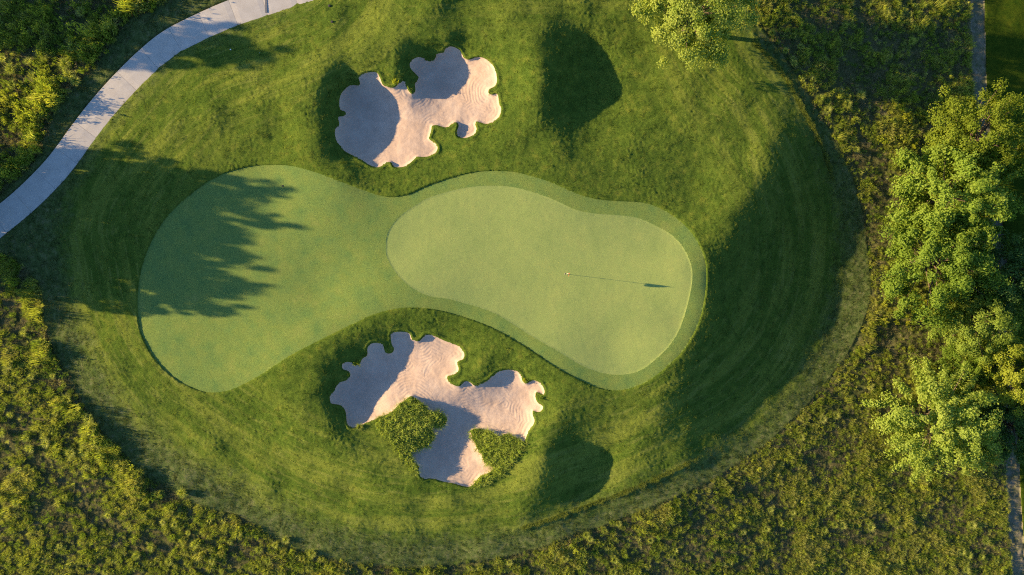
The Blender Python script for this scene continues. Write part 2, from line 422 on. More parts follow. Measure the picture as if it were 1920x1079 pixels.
m_conc, nt, bs = new_mat('path_concrete')
nb = NB(nt)
c = nb.ramp(nb.noise(1.3, 6, .65), [(.3, (.32, .31, .295)), (.55, (.37, .36, .345)), (.75, (.41, .40, .385))])
c = nb.mix(nb.rng(nb.noise(18, 3, .7), .5, .8, 0, .3), c, (.35, .33, .31))
c = nb.mix(nb.rng(nb.noise(.9, 6, .7), .52, .75, 0, .55), c, (.30, .285, .265))
oi = nb.n('ShaderNodeObjectInfo')
c = nb.mix(nb.math('MULTIPLY', oi.outputs['Random'], .3), c, (.33, .325, .32))
nb.link(c, bs.inputs['Base Color'])
nb.link(nb.bump(nb.noise(40, 3, .7), .004, .5), bs.inputs['Normal'])

m_track, nt, bs = new_mat('gravel_track')
nb = NB(nt)
c = nb.ramp(nb.noise(2.2, 6, .7), [(.3, (.06, .08, .03)), (.5, (.11, .11, .07)), (.7, (.18, .16, .125))])
nb.link(c, bs.inputs['Base Color'])
nb.link(nb.bump(nb.noise(18, 4, .75), .04, .8), bs.inputs['Normal'])

def leaf_mat(name, stops, tone=False, trans=.55, posn=0.5):
    m, nt, bs = new_mat(name)
    nb = NB(nt)
    oi = nb.n('ShaderNodeObjectInfo')
    f = nb.noise(posn, 3, .6)
    g = nb.math('ADD', nb.math('MULTIPLY', f, .75), nb.math('MULTIPLY', oi.outputs['Random'], .45))
    g = nb.math('ADD', g, -.12)
    if tone:
        at = nb.n('ShaderNodeAttribute'); at.attribute_type = 'INSTANCER'; at.attribute_name = 'tone'
        g = nb.math('ADD', nb.math('ADD', g, -.05), at.outputs['Fac'])
    c = nb.ramp(g, stops)
    nb.link(c, bs.inputs['Base Color'])
    bs.inputs['Roughness'].default_value = .7
    bs.inputs['Specular IOR Level'].default_value = .12
    tr = nb.n('ShaderNodeBsdfTranslucent')
    nb.link(nb.mix(1.0, c, (1.15, 1.15, .6), 'MULTIPLY'), tr.inputs[0])
    mx = nb.n('ShaderNodeMixShader'); mx.inputs[0].default_value = trans
    nb.link(bs.outputs[0], mx.inputs[1]); nb.link(tr.outputs[0], mx.inputs[2])
    nb.link(mx.outputs[0], nt.nodes['Material Output'].inputs[0])
    return m

def plain(name, col, rough=.6, spec=.3, metal=0., nz=0.):
    m, nt, bs = new_mat(name)
    nb = NB(nt)
    if nz:
        nb.link(nb.mix(nb.noise(nz, 4, .6), tuple(x * .65 for x in col), tuple(min(1, x * 1.2) for x in col)), bs.inputs['Base Color'])
    else:
        bs.inputs['Base Color'].default_value = (*col, 1)
    bs.inputs['Roughness'].default_value = rough; bs.inputs['Specular IOR Level'].default_value = spec; bs.inputs['Metallic'].default_value = metal
    return m

m_short = leaf_mat('rough_blades', [(.12, (.05, .10, .017)), (.42, (.115, .175, .028)), (.72, (.19, .235, .045))], True, posn=.55)
m_meadow = leaf_mat('meadow_blades', [(.15, (.11, .19, .028)), (.42, (.20, .285, .038)), (.62, (.29, .35, .055)), (.9, (.36, .38, .10))], True, posn=.35)
m_star = leaf_mat('clump_blades', [(.15, (.28, .36, .07)), (.5, (.40, .46, .10)), (.85, (.50, .54, .17))], posn=.4)
m_forb = leaf_mat('forb_leaves', [(.15, (.10, .18, .024)), (.5, (.20, .28, .034)), (.85, (.34, .38, .05))], True, posn=.5)
m_dry = leaf_mat('dry_blades', [(.15, (.14, .15, .07)), (.5, (.22, .215, .11)), (.85, (.31, .285, .17))], posn=.5)
m_bright = leaf_mat('bright_forb', [(.15, (.22, .29, .025)), (.5, (.32, .37, .03)), (.85, (.42, .42, .04))], posn=.5)
m_isl = leaf_mat('island_blades', [(.15, (.19, .27, .05)), (.5, (.29, .38, .07)), (.85, (.42, .48, .11))], posn=.6)
LEAF = [leaf_mat('tree_leaf_yellow', [(.2, (.14, .20, .02)), (.5, (.23, .29, .032)), (.8, (.32, .36, .055))], posn=.9),
        leaf_mat('tree_leaf_green', [(.2, (.12, .205, .026)), (.5, (.20, .295, .042)), (.8, (.285, .365, .075))], posn=.9),
        leaf_mat('tree_leaf_dark', [(.2, (.05, .12, .03)), (.5, (.085, .16, .04)), (.8, (.12, .19, .05))], posn=.9),  # leaf colour darkened to paint in the shade on these crowns
        leaf_mat('tree_leaf_pale', [(.2, (.155, .235, .035)), (.5, (.245, .33, .058)), (.8, (.34, .40, .095))], posn=.9)]
m_bark = plain('bark', (.10, .08, .06), .95, .05, 0, 8)

# ------------------------------------------------------------------ object helpers
def mesh_np(name, V, F, mat, smooth=True):
    me = bpy.data.meshes.new(name)
    V = np.asarray(V, np.float32); F = np.asarray(F, np.int32)
    me.vertices.add(len(V)); me.vertices.foreach_set('co', V.ravel())
    k = F.shape[1]
    me.loops.add(F.size); me.loops.foreach_set('vertex_index', F.ravel())
    me.polygons.add(len(F)); me.polygons.foreach_set('loop_start', np.arange(0, F.size, k, dtype=np.int32))
    me.polygons.foreach_set('loop_total', np.full(len(F), k, np.int32))
    me.polygons.foreach_set('use_smooth', np.full(len(F), smooth))
    me.update(calc_edges=True)
    if mat: me.materials.append(mat)
    return me

def add(name, me, parent=None, loc=None):
    o = bpy.data.objects.new(name, me)
    COL.objects.link(o)
    if parent: o.parent = parent
    if loc is not None: o.location = loc
    return o

def tag(o, label=None, cat=None, group=None, kind=None):
    if label: o['label'] = label
    if cat: o['category'] = cat
    if group: o['group'] = group
    if kind: o['kind'] = kind
    return o

class MB:
    """collects polygons of one mesh"""
    def __init__(s):
        s.v = []; s.f = []
    def tube(s, pts, rad, n=8, cap=True):
        pts = [Vector(p) for p in pts]; b = len(s.v)
        for i, p in enumerate(pts):
            d = (pts[min(i + 1, len(pts) - 1)] - pts[max(i - 1, 0)]).normalized()
            a = d.cross(Vector((0, 0, 1)))
            if a.length < 1e-3: a = d.cross(Vector((1, 0, 0)))
            a.normalize(); c = d.cross(a)
            for k in range(n):
                t = 2 * math.pi * k / n
                s.v.append(p + (a * math.cos(t) + c * math.sin(t)) * rad[i])
        for i in range(len(pts) - 1):
            for k in range(n):
                s.f.append((b + i * n + k, b + i * n + (k + 1) % n, b + (i + 1) * n + (k + 1) % n, b + (i + 1) * n + k))
        if cap:
            s.f.append(tuple(b + k for k in range(n))[::-1]); s.f.append(tuple(b + (len(pts) - 1) * n + k for k in range(n)))
    def lathe(s, prof, n=20, c=(0, 0, 0)):
        b = len(s.v)
        for r, z in prof:
            for k in range(n):
                t = 2 * math.pi * k / n
                s.v.append(Vector((c[0] + r * math.cos(t), c[1] + r * math.sin(t), c[2] + z)))
        for i in range(len(prof) - 1):
            for k in range(n):
                s.f.append((b + i * n + k, b + i * n + (k + 1) % n, b + (i + 1) * n + (k + 1) % n, b + (i + 1) * n + k))
        s.f.append(tuple(b + (len(prof) - 1) * n + k for k in range(n)))
    def box(s, c, ax, ay, az):
        c, ax, ay, az = map(Vector, (c, ax, ay, az)); b = len(s.v)
        for sx in (-1, 1):
            for sy in (-1, 1):
                for sz in (-1, 1):
                    s.v.append(c + ax * sx + ay * sy + az * sz)
        for f in ((0, 1, 3, 2), (4, 6, 7, 5), (0, 4, 5, 1), (2, 3, 7, 6), (0, 2, 6, 4), (1, 5, 7, 3)):
            s.f.append(tuple(b + i for i in f))
    def mesh(s, name, mat, smooth=False):
        me = bpy.data.meshes.new(name)
        me.from_pydata([tuple(v) for v in s.v], [], s.f); me.materials.append(mat)
        if smooth: me.polygons.foreach_set('use_smooth', [True] * len(me.polygons))
        me.update()
        return me

# ------------------------------------------------------------------ the terrain sheets
STEP = 2.0
tail = 6.0 * 1.5 ** np.arange(18); tail = np.cumsum(tail)
lu = np.concatenate([(-120 - tail)[::-1], np.arange(-120, 2041, STEP), 2040 + tail])
lv = np.concatenate([(-100 - tail)[::-1], np.arange(-100, 1181, STEP), 1180 + tail])
NU, NV = len(lu), len(lv)
GU, GV = np.meshgrid(lu, lv)
U = GU.ravel().copy(); V = GV.ravel().copy()
infr = (U > -125) & (U < 2045) & (V > -105) & (V < 1185)

def sdf_local(P, margin):
    """distance to an outline, exact within a margin of it"""
    D = np.full(len(U), 1e3)
    lo = P.min(0) - margin; hi = P.max(0) + margin
    k = np.where((U > lo[0]) & (U < hi[0]) & (V > lo[1]) & (V < hi[1]))[0]
    d, nx, ny, _ = dist_poly(U[k], V[k], P)
    D[k] = d
    s = np.abs(d) < 0.56 * STEP
    ks = k[s]
    U[ks] = nx[s]; V[ks] = ny[s]; D[ks] = 0.0
    return D
D_F = sdf_local(FRINGE, 16)
D_G = sdf_local(GREEN, 16)
D_1 = sdf_local(BUNK1, 44)
D_2 = sdf_local(BUNK2, 44)
D_B = np.minimum(D_1, D_2)
D_P = np.full(len(U), 1e3)
k = np.where((U < 800) & (V < 760) & (U > -340))[0]
D_P[k] = dist_poly(U[k], V[k], PATH_C, False)[0]
k = np.where((U > 1750) & (U < 2040))[0]
D_T = np.full(len(U), 1e3); T_SIDE = U > 1900
d, nx, ny, _ = dist_poly(U[k], V[k], TRACK_C, False)
D_T[k] = d; T_SIDE[k] = U[k] > nx
sdm = cgrid(SD_M, U, V); sdr = cgrid(SD_R, U, V)
Z = base_z(U, V)
und = .045 * samp(N_BIG, (U - 960) / S, (539.5 - V) / S) * sstep(.6, 3.0, cgrid(SD_F, U, V)) * sstep(4, 34, np.minimum(D_B, 40)) * sstep(PATH_HW + 6, PATH_HW + 40, D_P)
Z = Z + und
wx, wy = (U - 960) / S, (539.5 - V) / S
meadow = sstep(-.15, .35, sdm)
fair = (T_SIDE & (D_T > TRACK_HW)).astype(float)
meadow = meadow * (1 - fair)
low = (D_F <= 0) | (D_B <= 0)                     # closely mown or sand
fine = samp(N_FINE, wx, wy); mid = samp(N_MID, wx, wy); big = samp(N_BIG, wx, wy)
amp = .0075 * (1 - .5 * sstep(-.5, .6, sdr)) * (1 + .4 * np.clip(big, -1, 2)) * (1 - .7 * meadow)
gz = .075 + amp * fine + .006 * mid
gz = np.where(meadow > .5, .03 * mid + .02 * fine, gz)
# the uncut strip along the edge of the rough
strip = ((U > 1405) & (V < 345) & (V > 60)) | ((V > 860) & (U > 960) & (U < 1330))
gz = gz + np.where(strip, .06 * np.exp(-(sdr / .13) ** 2), 0)
gz = gz - np.where(sdr > 0.05, .035 * sstep(0.05, .5, sdr), 0)
gz = gz - .10 * sstep(PATH_HW + 5, PATH_HW - 2, D_P) - .05 * sstep(TRACK_HW + 4, TRACK_HW, D_T)
lip = sstep(0, 9, D_B) * .10                     # the turf lip rises away from the sand edge
gz = np.where(D_B < 20, .02 + (gz - .02) * sstep(0, 4, D_B) + (.10 - lip) * sstep(0, 2.5, D_B), gz)
Z = Z + np.where(low, 0, gz)
Z = np.where((D_F <= 0), Z - .0 + .0015 * mid, Z)
Z = np.where((D_G < 0), Z - .018, Z)
rk = np.where(D_B < 0, -D_B / S, 0)
Z = np.where(D_B < 0, Z - .13 * sstep(0, 3.0, -D_B) - .04 * sstep(3, 14, -D_B) + .006 * mid + .004 * fine, Z)
Z = Z + np.where(infr, 0, .25 * samp(N_BIG, wx / 3, wy / 3) * np.clip((np.maximum(np.abs(U - 960) - 1090, np.abs(V - 540) - 650)) / 400, 0, 1))
X, Y = p2w(U, V, Z)
CO = np.c_[X, Y, Z].astype(np.float32)

idx = np.arange(NU * NV).reshape(NV, NU)
FACES = np.stack([idx[:-1, :-1], idx[1:, :-1], idx[1:, 1:], idx[:-1, 1:]], -1).reshape(-1, 4)
fm = lambda D: D[FACES].mean(1)
fF, fG, f1, f2 = fm(D_F), fm(D_G), fm(D_1), fm(D_2)
isG = fG < 0; isF = (fF < 0) & ~isG; is1 = f1 < 0; is2 = f2 < 0
isT = (fm(D_T) < TRACK_HW) & ~isG
isR = ~(isG | isF | is1 | is2 | isT)

def sheet(name, sel, mat, attrs=()):
    F = FACES[sel]
    u, inv = np.unique(F, return_inverse=True)
    me = mesh_np(name, CO[u], inv.reshape(-1, 4), mat)
    for an, arr in attrs:
        a = me.attributes.new(an, 'FLOAT', 'POINT'); a.data.foreach_set('value', arr[u].astype(np.float32))
    return add(name, me)

g = sheet('ground', isR, m_ground, (('inner_distance', np.clip(-sdr, -30, 30)), ('along', cgrid(ALONG, U, V)), ('meadow', meadow), ('fairway', fair)))
tag(g, 'mown green rough and dry meadow soil around the putting green', None, None, 'structure')
g = sheet('fringe_lawn', isF, m_fringe)
tag(g, 'closely mown approach and collar around the putting green', None, None, 'structure')
g = sheet('putting_green_lawn', isG, m_green)
tag(g, 'smooth pale putting green with the flag on it', None, None, 'structure')
g = sheet('bunker_sand', is1, m_sand, (('rake', rk),))
tag(g, 'pale sand of the bunker above the putting green', None, None, 'structure')
g = sheet('bunker_sand', is2, m_sand, (('rake', rk),))
tag(g, 'raked pale sand of the bunker below the putting green', None, None, 'structure')
g = sheet('gravel_path', isT, m_track)
tag(g, 'narrow grey gravel track beside the meadow and trees', None, None, 'structure')

# ------------------------------------------------------------------ concrete cart path, slab by slab
path = add('cart_path', None)
tag(path, 'curved concrete cart path of pale slabs across the corner', None, None, 'structure')
seg = np.diff(PATH_C, axis=0); sl = np.hypot(seg[:, 0], seg[:, 1]); arc = np.r_[0, np.cumsum(sl)]
a_ref = dist_poly([382], [48], PATH_C, False)[3][0]
def at_arc(a):
    u = np.interp(a, arc, PATH_C[:, 0]); v = np.interp(a, arc, PATH_C[:, 1])
    u2 = np.interp(a + 2, arc, PATH_C[:, 0]); v2 = np.interp(a + 2, arc, PATH_C[:, 1])
    u1 = np.interp(a - 2, arc, PATH_C[:, 0]); v1 = np.interp(a - 2, arc, PATH_C[:, 1])
    d = np.array([u2 - u1, v2 - v1]); d /= np.hypot(*d)
    return np.array([u, v]), np.array([-d[1], d[0]])
SL = 60.0
for i in range(-11, 8):
    a0 = a_ref + i * SL; a1 = a0 + SL
    if a0 < 4 or a1 > arc[-1] - 4: continue
    V_, F_ = [], []
    ns = 6
    prof = ((-1.0, -.10), (-1.0, -.012), (-.985, 0.0), (0, .012), (.985, 0.0), (1.0, -.012), (1.0, -.10))
    for j in range(ns + 1):
        a = a0 + .16 + (SL - .32) * j / ns
        c, nrm = at_arc(a)
        zz = float(base_z(np.array([c[0]]), np.array([c[1]]))[0]) + .05
        for (s_, dz) in prof:
            p = c + nrm * s_ * PATH_HW
            x, y = p2w(p[0], p[1], zz)
            edge = .015 if j in (0, ns) else 0
            V_.append((x, y, zz + dz - (edge if abs(s_) < .99 else 0)))
    m = len(prof)
    for j in range(ns):
        for k2 in range(m - 1):
            F_.append((j * m + k2, j * m + k2 + 1, (j + 1) * m + k2 + 1, (j + 1) * m + k2))
    F_.append(tuple(range(m))); F_.append(tuple(ns * m + q_ for q_ in range(m))[::-1])
    me = bpy.data.meshes.new('slab'); me.from_pydata(V_, [], F_); me.materials.append(m_conc); me.update()
    add('slab', me, path)

# ------------------------------------------------------------------ blade tufts (sources of the scattered grass, never drawn by themselves)
def tuft(name, mat, nblade, h, spread, width, seed, lean=.6, root=.4, flop=.35):
    r = np.random.default_rng(seed)
    Vv, Ff = [], []
    for i in range(nblade):
        a = r.uniform(0, 2 * math.pi); rr = root * spread * math.sqrt(r.uniform(0, 1))
        bx_, by_ = rr * math.cos(a), rr * math.sin(a)
        a2 = a + r.normal(0, .7); L = h * r.uniform(.6, 1.15); out = spread * lean * r.uniform(.3, 1.2)
        dx, dy = math.cos(a2), math.sin(a2)
        px, py = -dy, dx
        w = width * r.uniform(.7, 1.3) * .5
        b = len(Vv)
        tw = r.uniform(-.5, .5)
        px, py = px * math.cos(tw) + dx * math.sin(tw), py * math.cos(tw) + dy * math.sin(tw)
        Vv += [(bx_ - px * w, by_ - py * w, -.03), (bx_ + px * w, by_ + py * w, -.03)]
        mx_, my_, mz_ = bx_ + dx * out * .4, by_ + dy * out * .4, L * .68
        Vv += [(mx_ - px * w * .9, my_ - py * w * .9, mz_), (mx_ + px * w * .9, my_ + py * w * .9, mz_)]
        Vv += [(bx_ + dx * out, by_ + dy * out, L * (1 - flop * r.uniform(.2, 1.4)))]
        Ff += [(b, b + 1, b + 3), (b, b + 3, b + 2), (b + 2, b + 3, b + 4)]
    return mesh_np(name, Vv, Ff, mat, True)

def leaf_quads(C, Nn, L, Wd, r, T=None):
    """rhombic leaves at C with normals Nn"""
    n_ = len(C)
    if T is None: T = r.standard_normal((n_, 3))
    T = T - Nn * (T * Nn).sum(1, keepdims=True); T /= np.linalg.norm(T, axis=1, keepdims=True) + 1e-9
    B = np.cross(Nn, T)
    L = (L * r.uniform(.65, 1.3, n_))[:, None]; Wd = (Wd * r.uniform(.7, 1.25, n_))[:, None]
    droop = Nn * L * .12
    P0 = C - T * L * .5 - droop; P1 = C + B * Wd * .5; P2 = C + T * L * .5 - droop; P3 = C - B * Wd * .5
    Vv = np.stack([P0, P1, P2, P3], 1).reshape(-1, 3)
    Ff = np.arange(n_ * 4).reshape(-1, 4)
    return Vv, Ff

def forb(name, mat, nleaf, h, spread, leaf, seed, t0=.25):
    r = np.random.default_rng(seed)
    k_ = max(3, nleaf // 9)
    tips = np.c_[r.normal(0, spread * .5, k_), r.normal(0, spread * .5, k_), h * r.uniform(.5, 1, k_)]
    w = r.integers(0, k_, nleaf)
    t = r.uniform(t0, 1.0, nleaf) ** (.6 if t0 > .1 else .9)
    C = tips[w] * t[:, None] + np.clip(r.normal(0, leaf * .45, (nleaf, 3)), -leaf * .8, leaf * .8); C[:, 2] = np.abs(C[:, 2])
    Nn = np.c_[C[:, 0] - tips[w][:, 0] * .5, C[:, 1] - tips[w][:, 1] * .5, np.full(nleaf, spread * .8)] + r.normal(0, .35 * spread, (nleaf, 3))
    Nn /= np.linalg.norm(Nn, axis=1, keepdims=True)
    Vv, Ff = leaf_quads(C, Nn, leaf, leaf * .5, r)
    if t0 < .1:                                   # stems from the root to every shoot
        sv = []
        for tx, ty, tz in tips:
            for ox, oy in ((.012, 0), (0, .012)):
                sv += [(-ox, -oy, -.03), (ox, oy, -.03), (tx + ox * .5, ty + oy * .5, tz), (tx - ox * .5, ty - oy * .5, tz)]
        Ff = np.concatenate([Ff, len(Vv) + np.arange(len(sv)).reshape(-1, 4)]); Vv = np.concatenate([Vv, np.array(sv)])
    return mesh_np(name, Vv, Ff, mat, False)

def source_set(name, meshes):
    c = bpy.data.collections.new(name)
    for i, me in enumerate(meshes):
        o = bpy.data.objects.new('%s_%02d' % (name, i), me); c.objects.link(o)
    return c

def scatter(name, coll, P, rot, scl, var, label, tone=None):
    me = bpy.data.meshes.new(name)
    me.vertices.add(len(P)); me.vertices.foreach_set('co', np.asarray(P, np.float32).ravel())
    a = me.attributes.new('rot', 'FLOAT_VECTOR', 'POINT'); a.data.foreach_set('vector', np.asarray(rot, np.float32).ravel())
    a = me.attributes.new('scl', 'FLOAT_VECTOR', 'POINT'); a.data.foreach_set('vector', np.asarray(scl, np.float32).ravel())
    a = me.attributes.new('var', 'INT', 'POINT'); a.data.foreach_set('value', np.asarray(var, np.int32))
    if tone is not None:
        a = me.attributes.new('tone', 'FLOAT', 'POINT'); a.data.foreach_set('value', np.asarray(tone, np.float32))
    o = add(name, me)
    ng = bpy.data.node_groups.new(name, 'GeometryNodeTree')
    ng.interface.new_socket('Geometry', in_out='INPUT', socket_type='NodeSocketGeometry')
    ng.interface.new_socket('Geometry', in_out='OUTPUT', socket_type='NodeSocketGeometry')
    N = ng.nodes; Lk = ng.links
    gi = N.new('NodeGroupInput'); go = N.new('NodeGroupOutput')
    ci = N.new('GeometryNodeCollectionInfo'); ci.inputs[0].default_value = coll
    ci.inputs['Separate Children'].default_value = True; ci.inputs['Reset Children'].default_value = True
    ip = N.new('GeometryNodeInstanceOnPoints'); ip.inputs['Pick Instance'].default_value = True
    def na(nm, ty):
        x = N.new('GeometryNodeInputNamedAttribute'); x.data_type = ty; x.inputs[0].default_value = nm
        return x.outputs[0]
    Lk.new(gi.outputs[0], ip.inputs['Points']); Lk.new(ci.outputs[0], ip.inputs['Instance'])
    Lk.new(na('var', 'INT'), ip.inputs['Instance Index']); Lk.new(na('rot', 'FLOAT_VECTOR'), ip.inputs['Rotation']); Lk.new(na('scl', 'FLOAT_VECTOR'), ip.inputs['Scale'])
    Lk.new(ip.outputs[0], go.inputs[0])
    md = o.modifiers.new('scatter', 'NODES'); md.node_group = ng
    tag(o, label, None, None, 'stuff')
    return o

def place(u, v, dz=0.0):
    z = base_z(u, v) + dz
    x, y = p2w(u, v, z)
    return np.c_[x, y, z]

def rots(nn, tilt=.12):
    return np.c_[rng.normal(0, tilt, nn), rng.normal(0, tilt, nn), rng.uniform(0, 6.283, nn)]

# mown rough
src_short = source_set('short_source', [tuft('short_tuft', m_short, 24, .032, .12, .009, 11 + i, .8, .9, .3) for i in range(4)])
nn = 70000
u = rng.uniform(60, 1600, nn); v = rng.uniform(-40, 1030, nn)
keep = (cgrid(SD_R, u, v) < .25)
u, v = u[keep], v[keep]
ru = np.interp(np.linspace(0, len(RING_IN) - 1, 9000), np.arange(len(RING_IN)), RING_IN[:, 0]); rv = np.interp(np.linspace(0, len(RING_IN) - 1, 9000), np.arange(len(RING_IN)), RING_IN[:, 1])
kk = ((ru > 1415) & (rv < 335) & (rv > 75)) | ((rv > 862) & (ru > 980) & (ru < 1310))
u = np.r_[u, ru[kk] + rng.normal(0, 1.1, kk.sum())]; v = np.r_[v, rv[kk] + rng.normal(0, 1.1, kk.sum())]
def gsel(D):
    """nearest-vertex lookup of a per-vertex value inside the fine grid"""
    iu = np.clip(np.round((u + 120) / STEP).astype(int) + 18, 0, NU - 1); iv = np.clip(np.round((v + 100) / STEP).astype(int) + 18, 0, NV - 1)
    return D[iv * NU + iu]
keep = (gsel(D_F) > 2.5) & (gsel(D_B) > 2.5) & (gsel(D_P) > PATH_HW + 3)
u, v = u[keep], v[keep]
zz = gsel(Z)
x, y = p2w(u, v, zz)
nn = len(u)
clump = samp(N_MID, (u - 960) / S, (539.5 - v) / S)
sc = rng.uniform(.7, 1.25, nn) * (1 + .22 * np.clip(clump, -1.5, 2))
onstrip = (np.abs(cgrid(SD_R, u, v)) < .12) & (((u > 1405) & (v < 345)) | ((v > 860) & (u > 960) & (u < 1330)))
dr_ = -cgrid(SD_R, u, v)
wv_ = 1.5 * samp(N_BIG, (u - 960) / S / 1.6, (539.5 - v) / S / 1.6)
tone = np.where(onstrip, .3, 0) + .05 * samp(N_MID, (u - 960) / S + 9, (539.5 - v) / S)  # strip blades coloured paler, painting in the sunlit edge
scatter('rough_grass', src_short, np.c_[x, y, zz - .02], rots(nn, .15), np.c_[sc, sc, sc * rng.uniform(.8, 1.2, nn) * np.where(onstrip, 1.7, 1)], rng.integers(0, 4, nn),
        'short green rough grass around the bunkers and the putting green', tone)

# dry verge between the rough and the meadow
m_verge = leaf_mat('verge_blades', [(.15, (.045, .08, .02)), (.5, (.085, .125, .035)), (.85, (.15, .175, .065))], posn=.8)
src_verge = source_set('verge_source', [tuft('verge_tuft', m_verge, 40, .05, .16, .011, 91 + i, 1.0, .9, .5) for i in range(3)])
nn = 60000
u = rng.uniform(-100, 1660, nn); v = rng.uniform(-80, 1080, nn)
keep = (cgrid(SD_R, u, v) > rng.normal(-.1, .35, nn)) & (cgrid(SD_M, u, v) < .2)
u, v = u[keep], v[keep]
keep = (gsel(D_P) > PATH_HW + 2) & (gsel(D_F) > 3); u, v = u[keep], v[keep]; nn = len(u)
zz = gsel(Z); x, y = p2w(u, v, zz)
sc = rng.uniform(.6, 1.2, nn)
scatter('verge_grass', src_verge, np.c_[x, y, zz - .015], rots(nn, .15), np.c_[sc, sc, sc], rng.integers(0, 3, nn), 'short dry grass of the verge ring between rough and meadow')

# meadow
src_meadow = source_set('meadow_source',
    [tuft('meadow_tuft', m_meadow, 64, .40, .27, .014, 31 + i, 1.1, .7, .4) for i in range(4)] +
    [tuft('star_tuft', m_star, 44, .32, .28, .018, 41 + i, 1.2, .35, .5) for i in range(2)] +
    [forb('forb', m_forb, 95, .48, .26, .085, 51 + i) for i in range(3)] +
    [tuft('dry_tuft', m_dry, 50, .18, .30, .014, 61 + i, 1.2, .9, .7) for i in range(2)])
nn = 260000
u = rng.uniform(-110, 2030, nn); v = rng.uniform(-90, 1170, nn)
sm = cgrid(SD_M, u, v)
keep = (sm > rng.uniform(-.15, .35, nn)) & (gsel(D_T) > TRACK_HW + 1) & (gsel(fair) < .5)
u, v = u[keep], v[keep]; sm = sm[keep]
wxu, wyv = (u - 960) / S, (539.5 - v) / S
big = samp(N_BIG, wxu, wyv); midn = samp(N_MID, wxu + 40, wyv)
dens = .38 + .17 * big + .36 * midn
dens = np.where((u > 1560) & (u < 1700) & (v > 420) & (v < 800), dens - .28, dens)       # sparse ground under the trees
dens = np.where((u > 1400) & (v > 800), .66 + .10 * big + .16 * midn, dens)
dens = np.where((u > 1230) & (u < 1480) & (v > 860), dens - .1, dens)
keep = rng.uniform(0, 1, len(u)) < np.clip(dens, .2, .95)
u, v, sm, big, midn = u[keep], v[keep], sm[keep], big[keep], midn[keep]
nn = len(u)
hgt = .54 * rng.lognormal(.0, .42, nn) * (1 + .25 * np.clip(big, -1, 1.5))
hgt *= np.where((u < 330) & (v > 420), 1.0 + .9 * sstep(2.2, .8, sm), 1.0) * np.where((u < 420) & (v < 390), 1.5 + 1.0 * sstep(2.6, 1.0, sm), 1.0) * np.where((u > 1450) & (v > 780), .9, 1.0)
pr = rng.uniform(0, 1, nn) + .10 * midn
var = np.where(pr < .54, rng.integers(0, 4, nn), np.where(pr < .68, 4 + rng.integers(0, 2, nn), np.where(pr < .90, 6 + rng.integers(0, 3, nn), 9 + rng.integers(0, 2, nn))))
var = np.where((u < 300) & (v < 380) & (var < 4) & (rng.uniform(0, 1, nn) < .55), 6 + rng.integers(0, 3, nn), var)
lr = (v > 760) | ((u < 330) & (v > 430))
hgt = np.where(lr & (sm > 1.5), hgt * .88, hgt)
var = np.where(lr & (var >= 6) & (var < 9) & (rng.uniform(0, 1, nn) < .62), rng.integers(0, 4, nn), var)
var = np.where((big < -.4) & (rng.uniform(0, 1, nn) < .5), 9 + rng.integers(0, 2, nn), var)
rt = rots(nn, .18); rt[:, 0] = np.where(lr, 0, rt[:, 0]); rt[:, 1] = np.where(lr, 0, rt[:, 1])
scatter('meadow_grass', src_meadow, place(u, v), rt, np.c_[.80 * hgt ** .5, .80 * hgt ** .5, hgt], var, 'tall yellow green meadow grass and weeds around the mown ground',
        .08 + np.where((u > 1400) & (v > 780), .10, 0) + .06 * midn + .13 * big)
print('meadow tufts', nn)

# tall grass of the two islands of the lower bunker
src_isl = source_set('island_source', [tuft('island_tuft', m_isl, 50, .34, .30, .020, 71 + i, 1.2, .8, .45) for i in range(4)] + [forb('island_forb', m_isl, 50, .36, .24, .10, 81)])
for nm, P, lab, hs in (('island_grass', ISL_L, 'tall leafy grass island at the left of the lower bunker', .95), ('island_grass', ISL_R, 'bright tall grass patch at the lower right bunker edge', .95)):
    lo, hi = P.min(0), P.max(0)
    m_ = int((hi - lo).prod() / 576 * 52)
    u = rng.uniform(lo[0], hi[0], m_); v = rng.uniform(lo[1], hi[1], m_)
    kk = dist_poly(u, v, P)[0] < -1.5
    u, v = u[kk], v[kk]; nn = len(u)
    sc = rng.uniform(.7, 1.2, nn) * hs
    scatter(nm, src_isl, place(u, v, .03), rots(nn, .2), np.c_[sc, sc, sc], np.where(rng.uniform(0, 1, nn) < .3, 4, rng.integers(0, 4, nn)), lab)

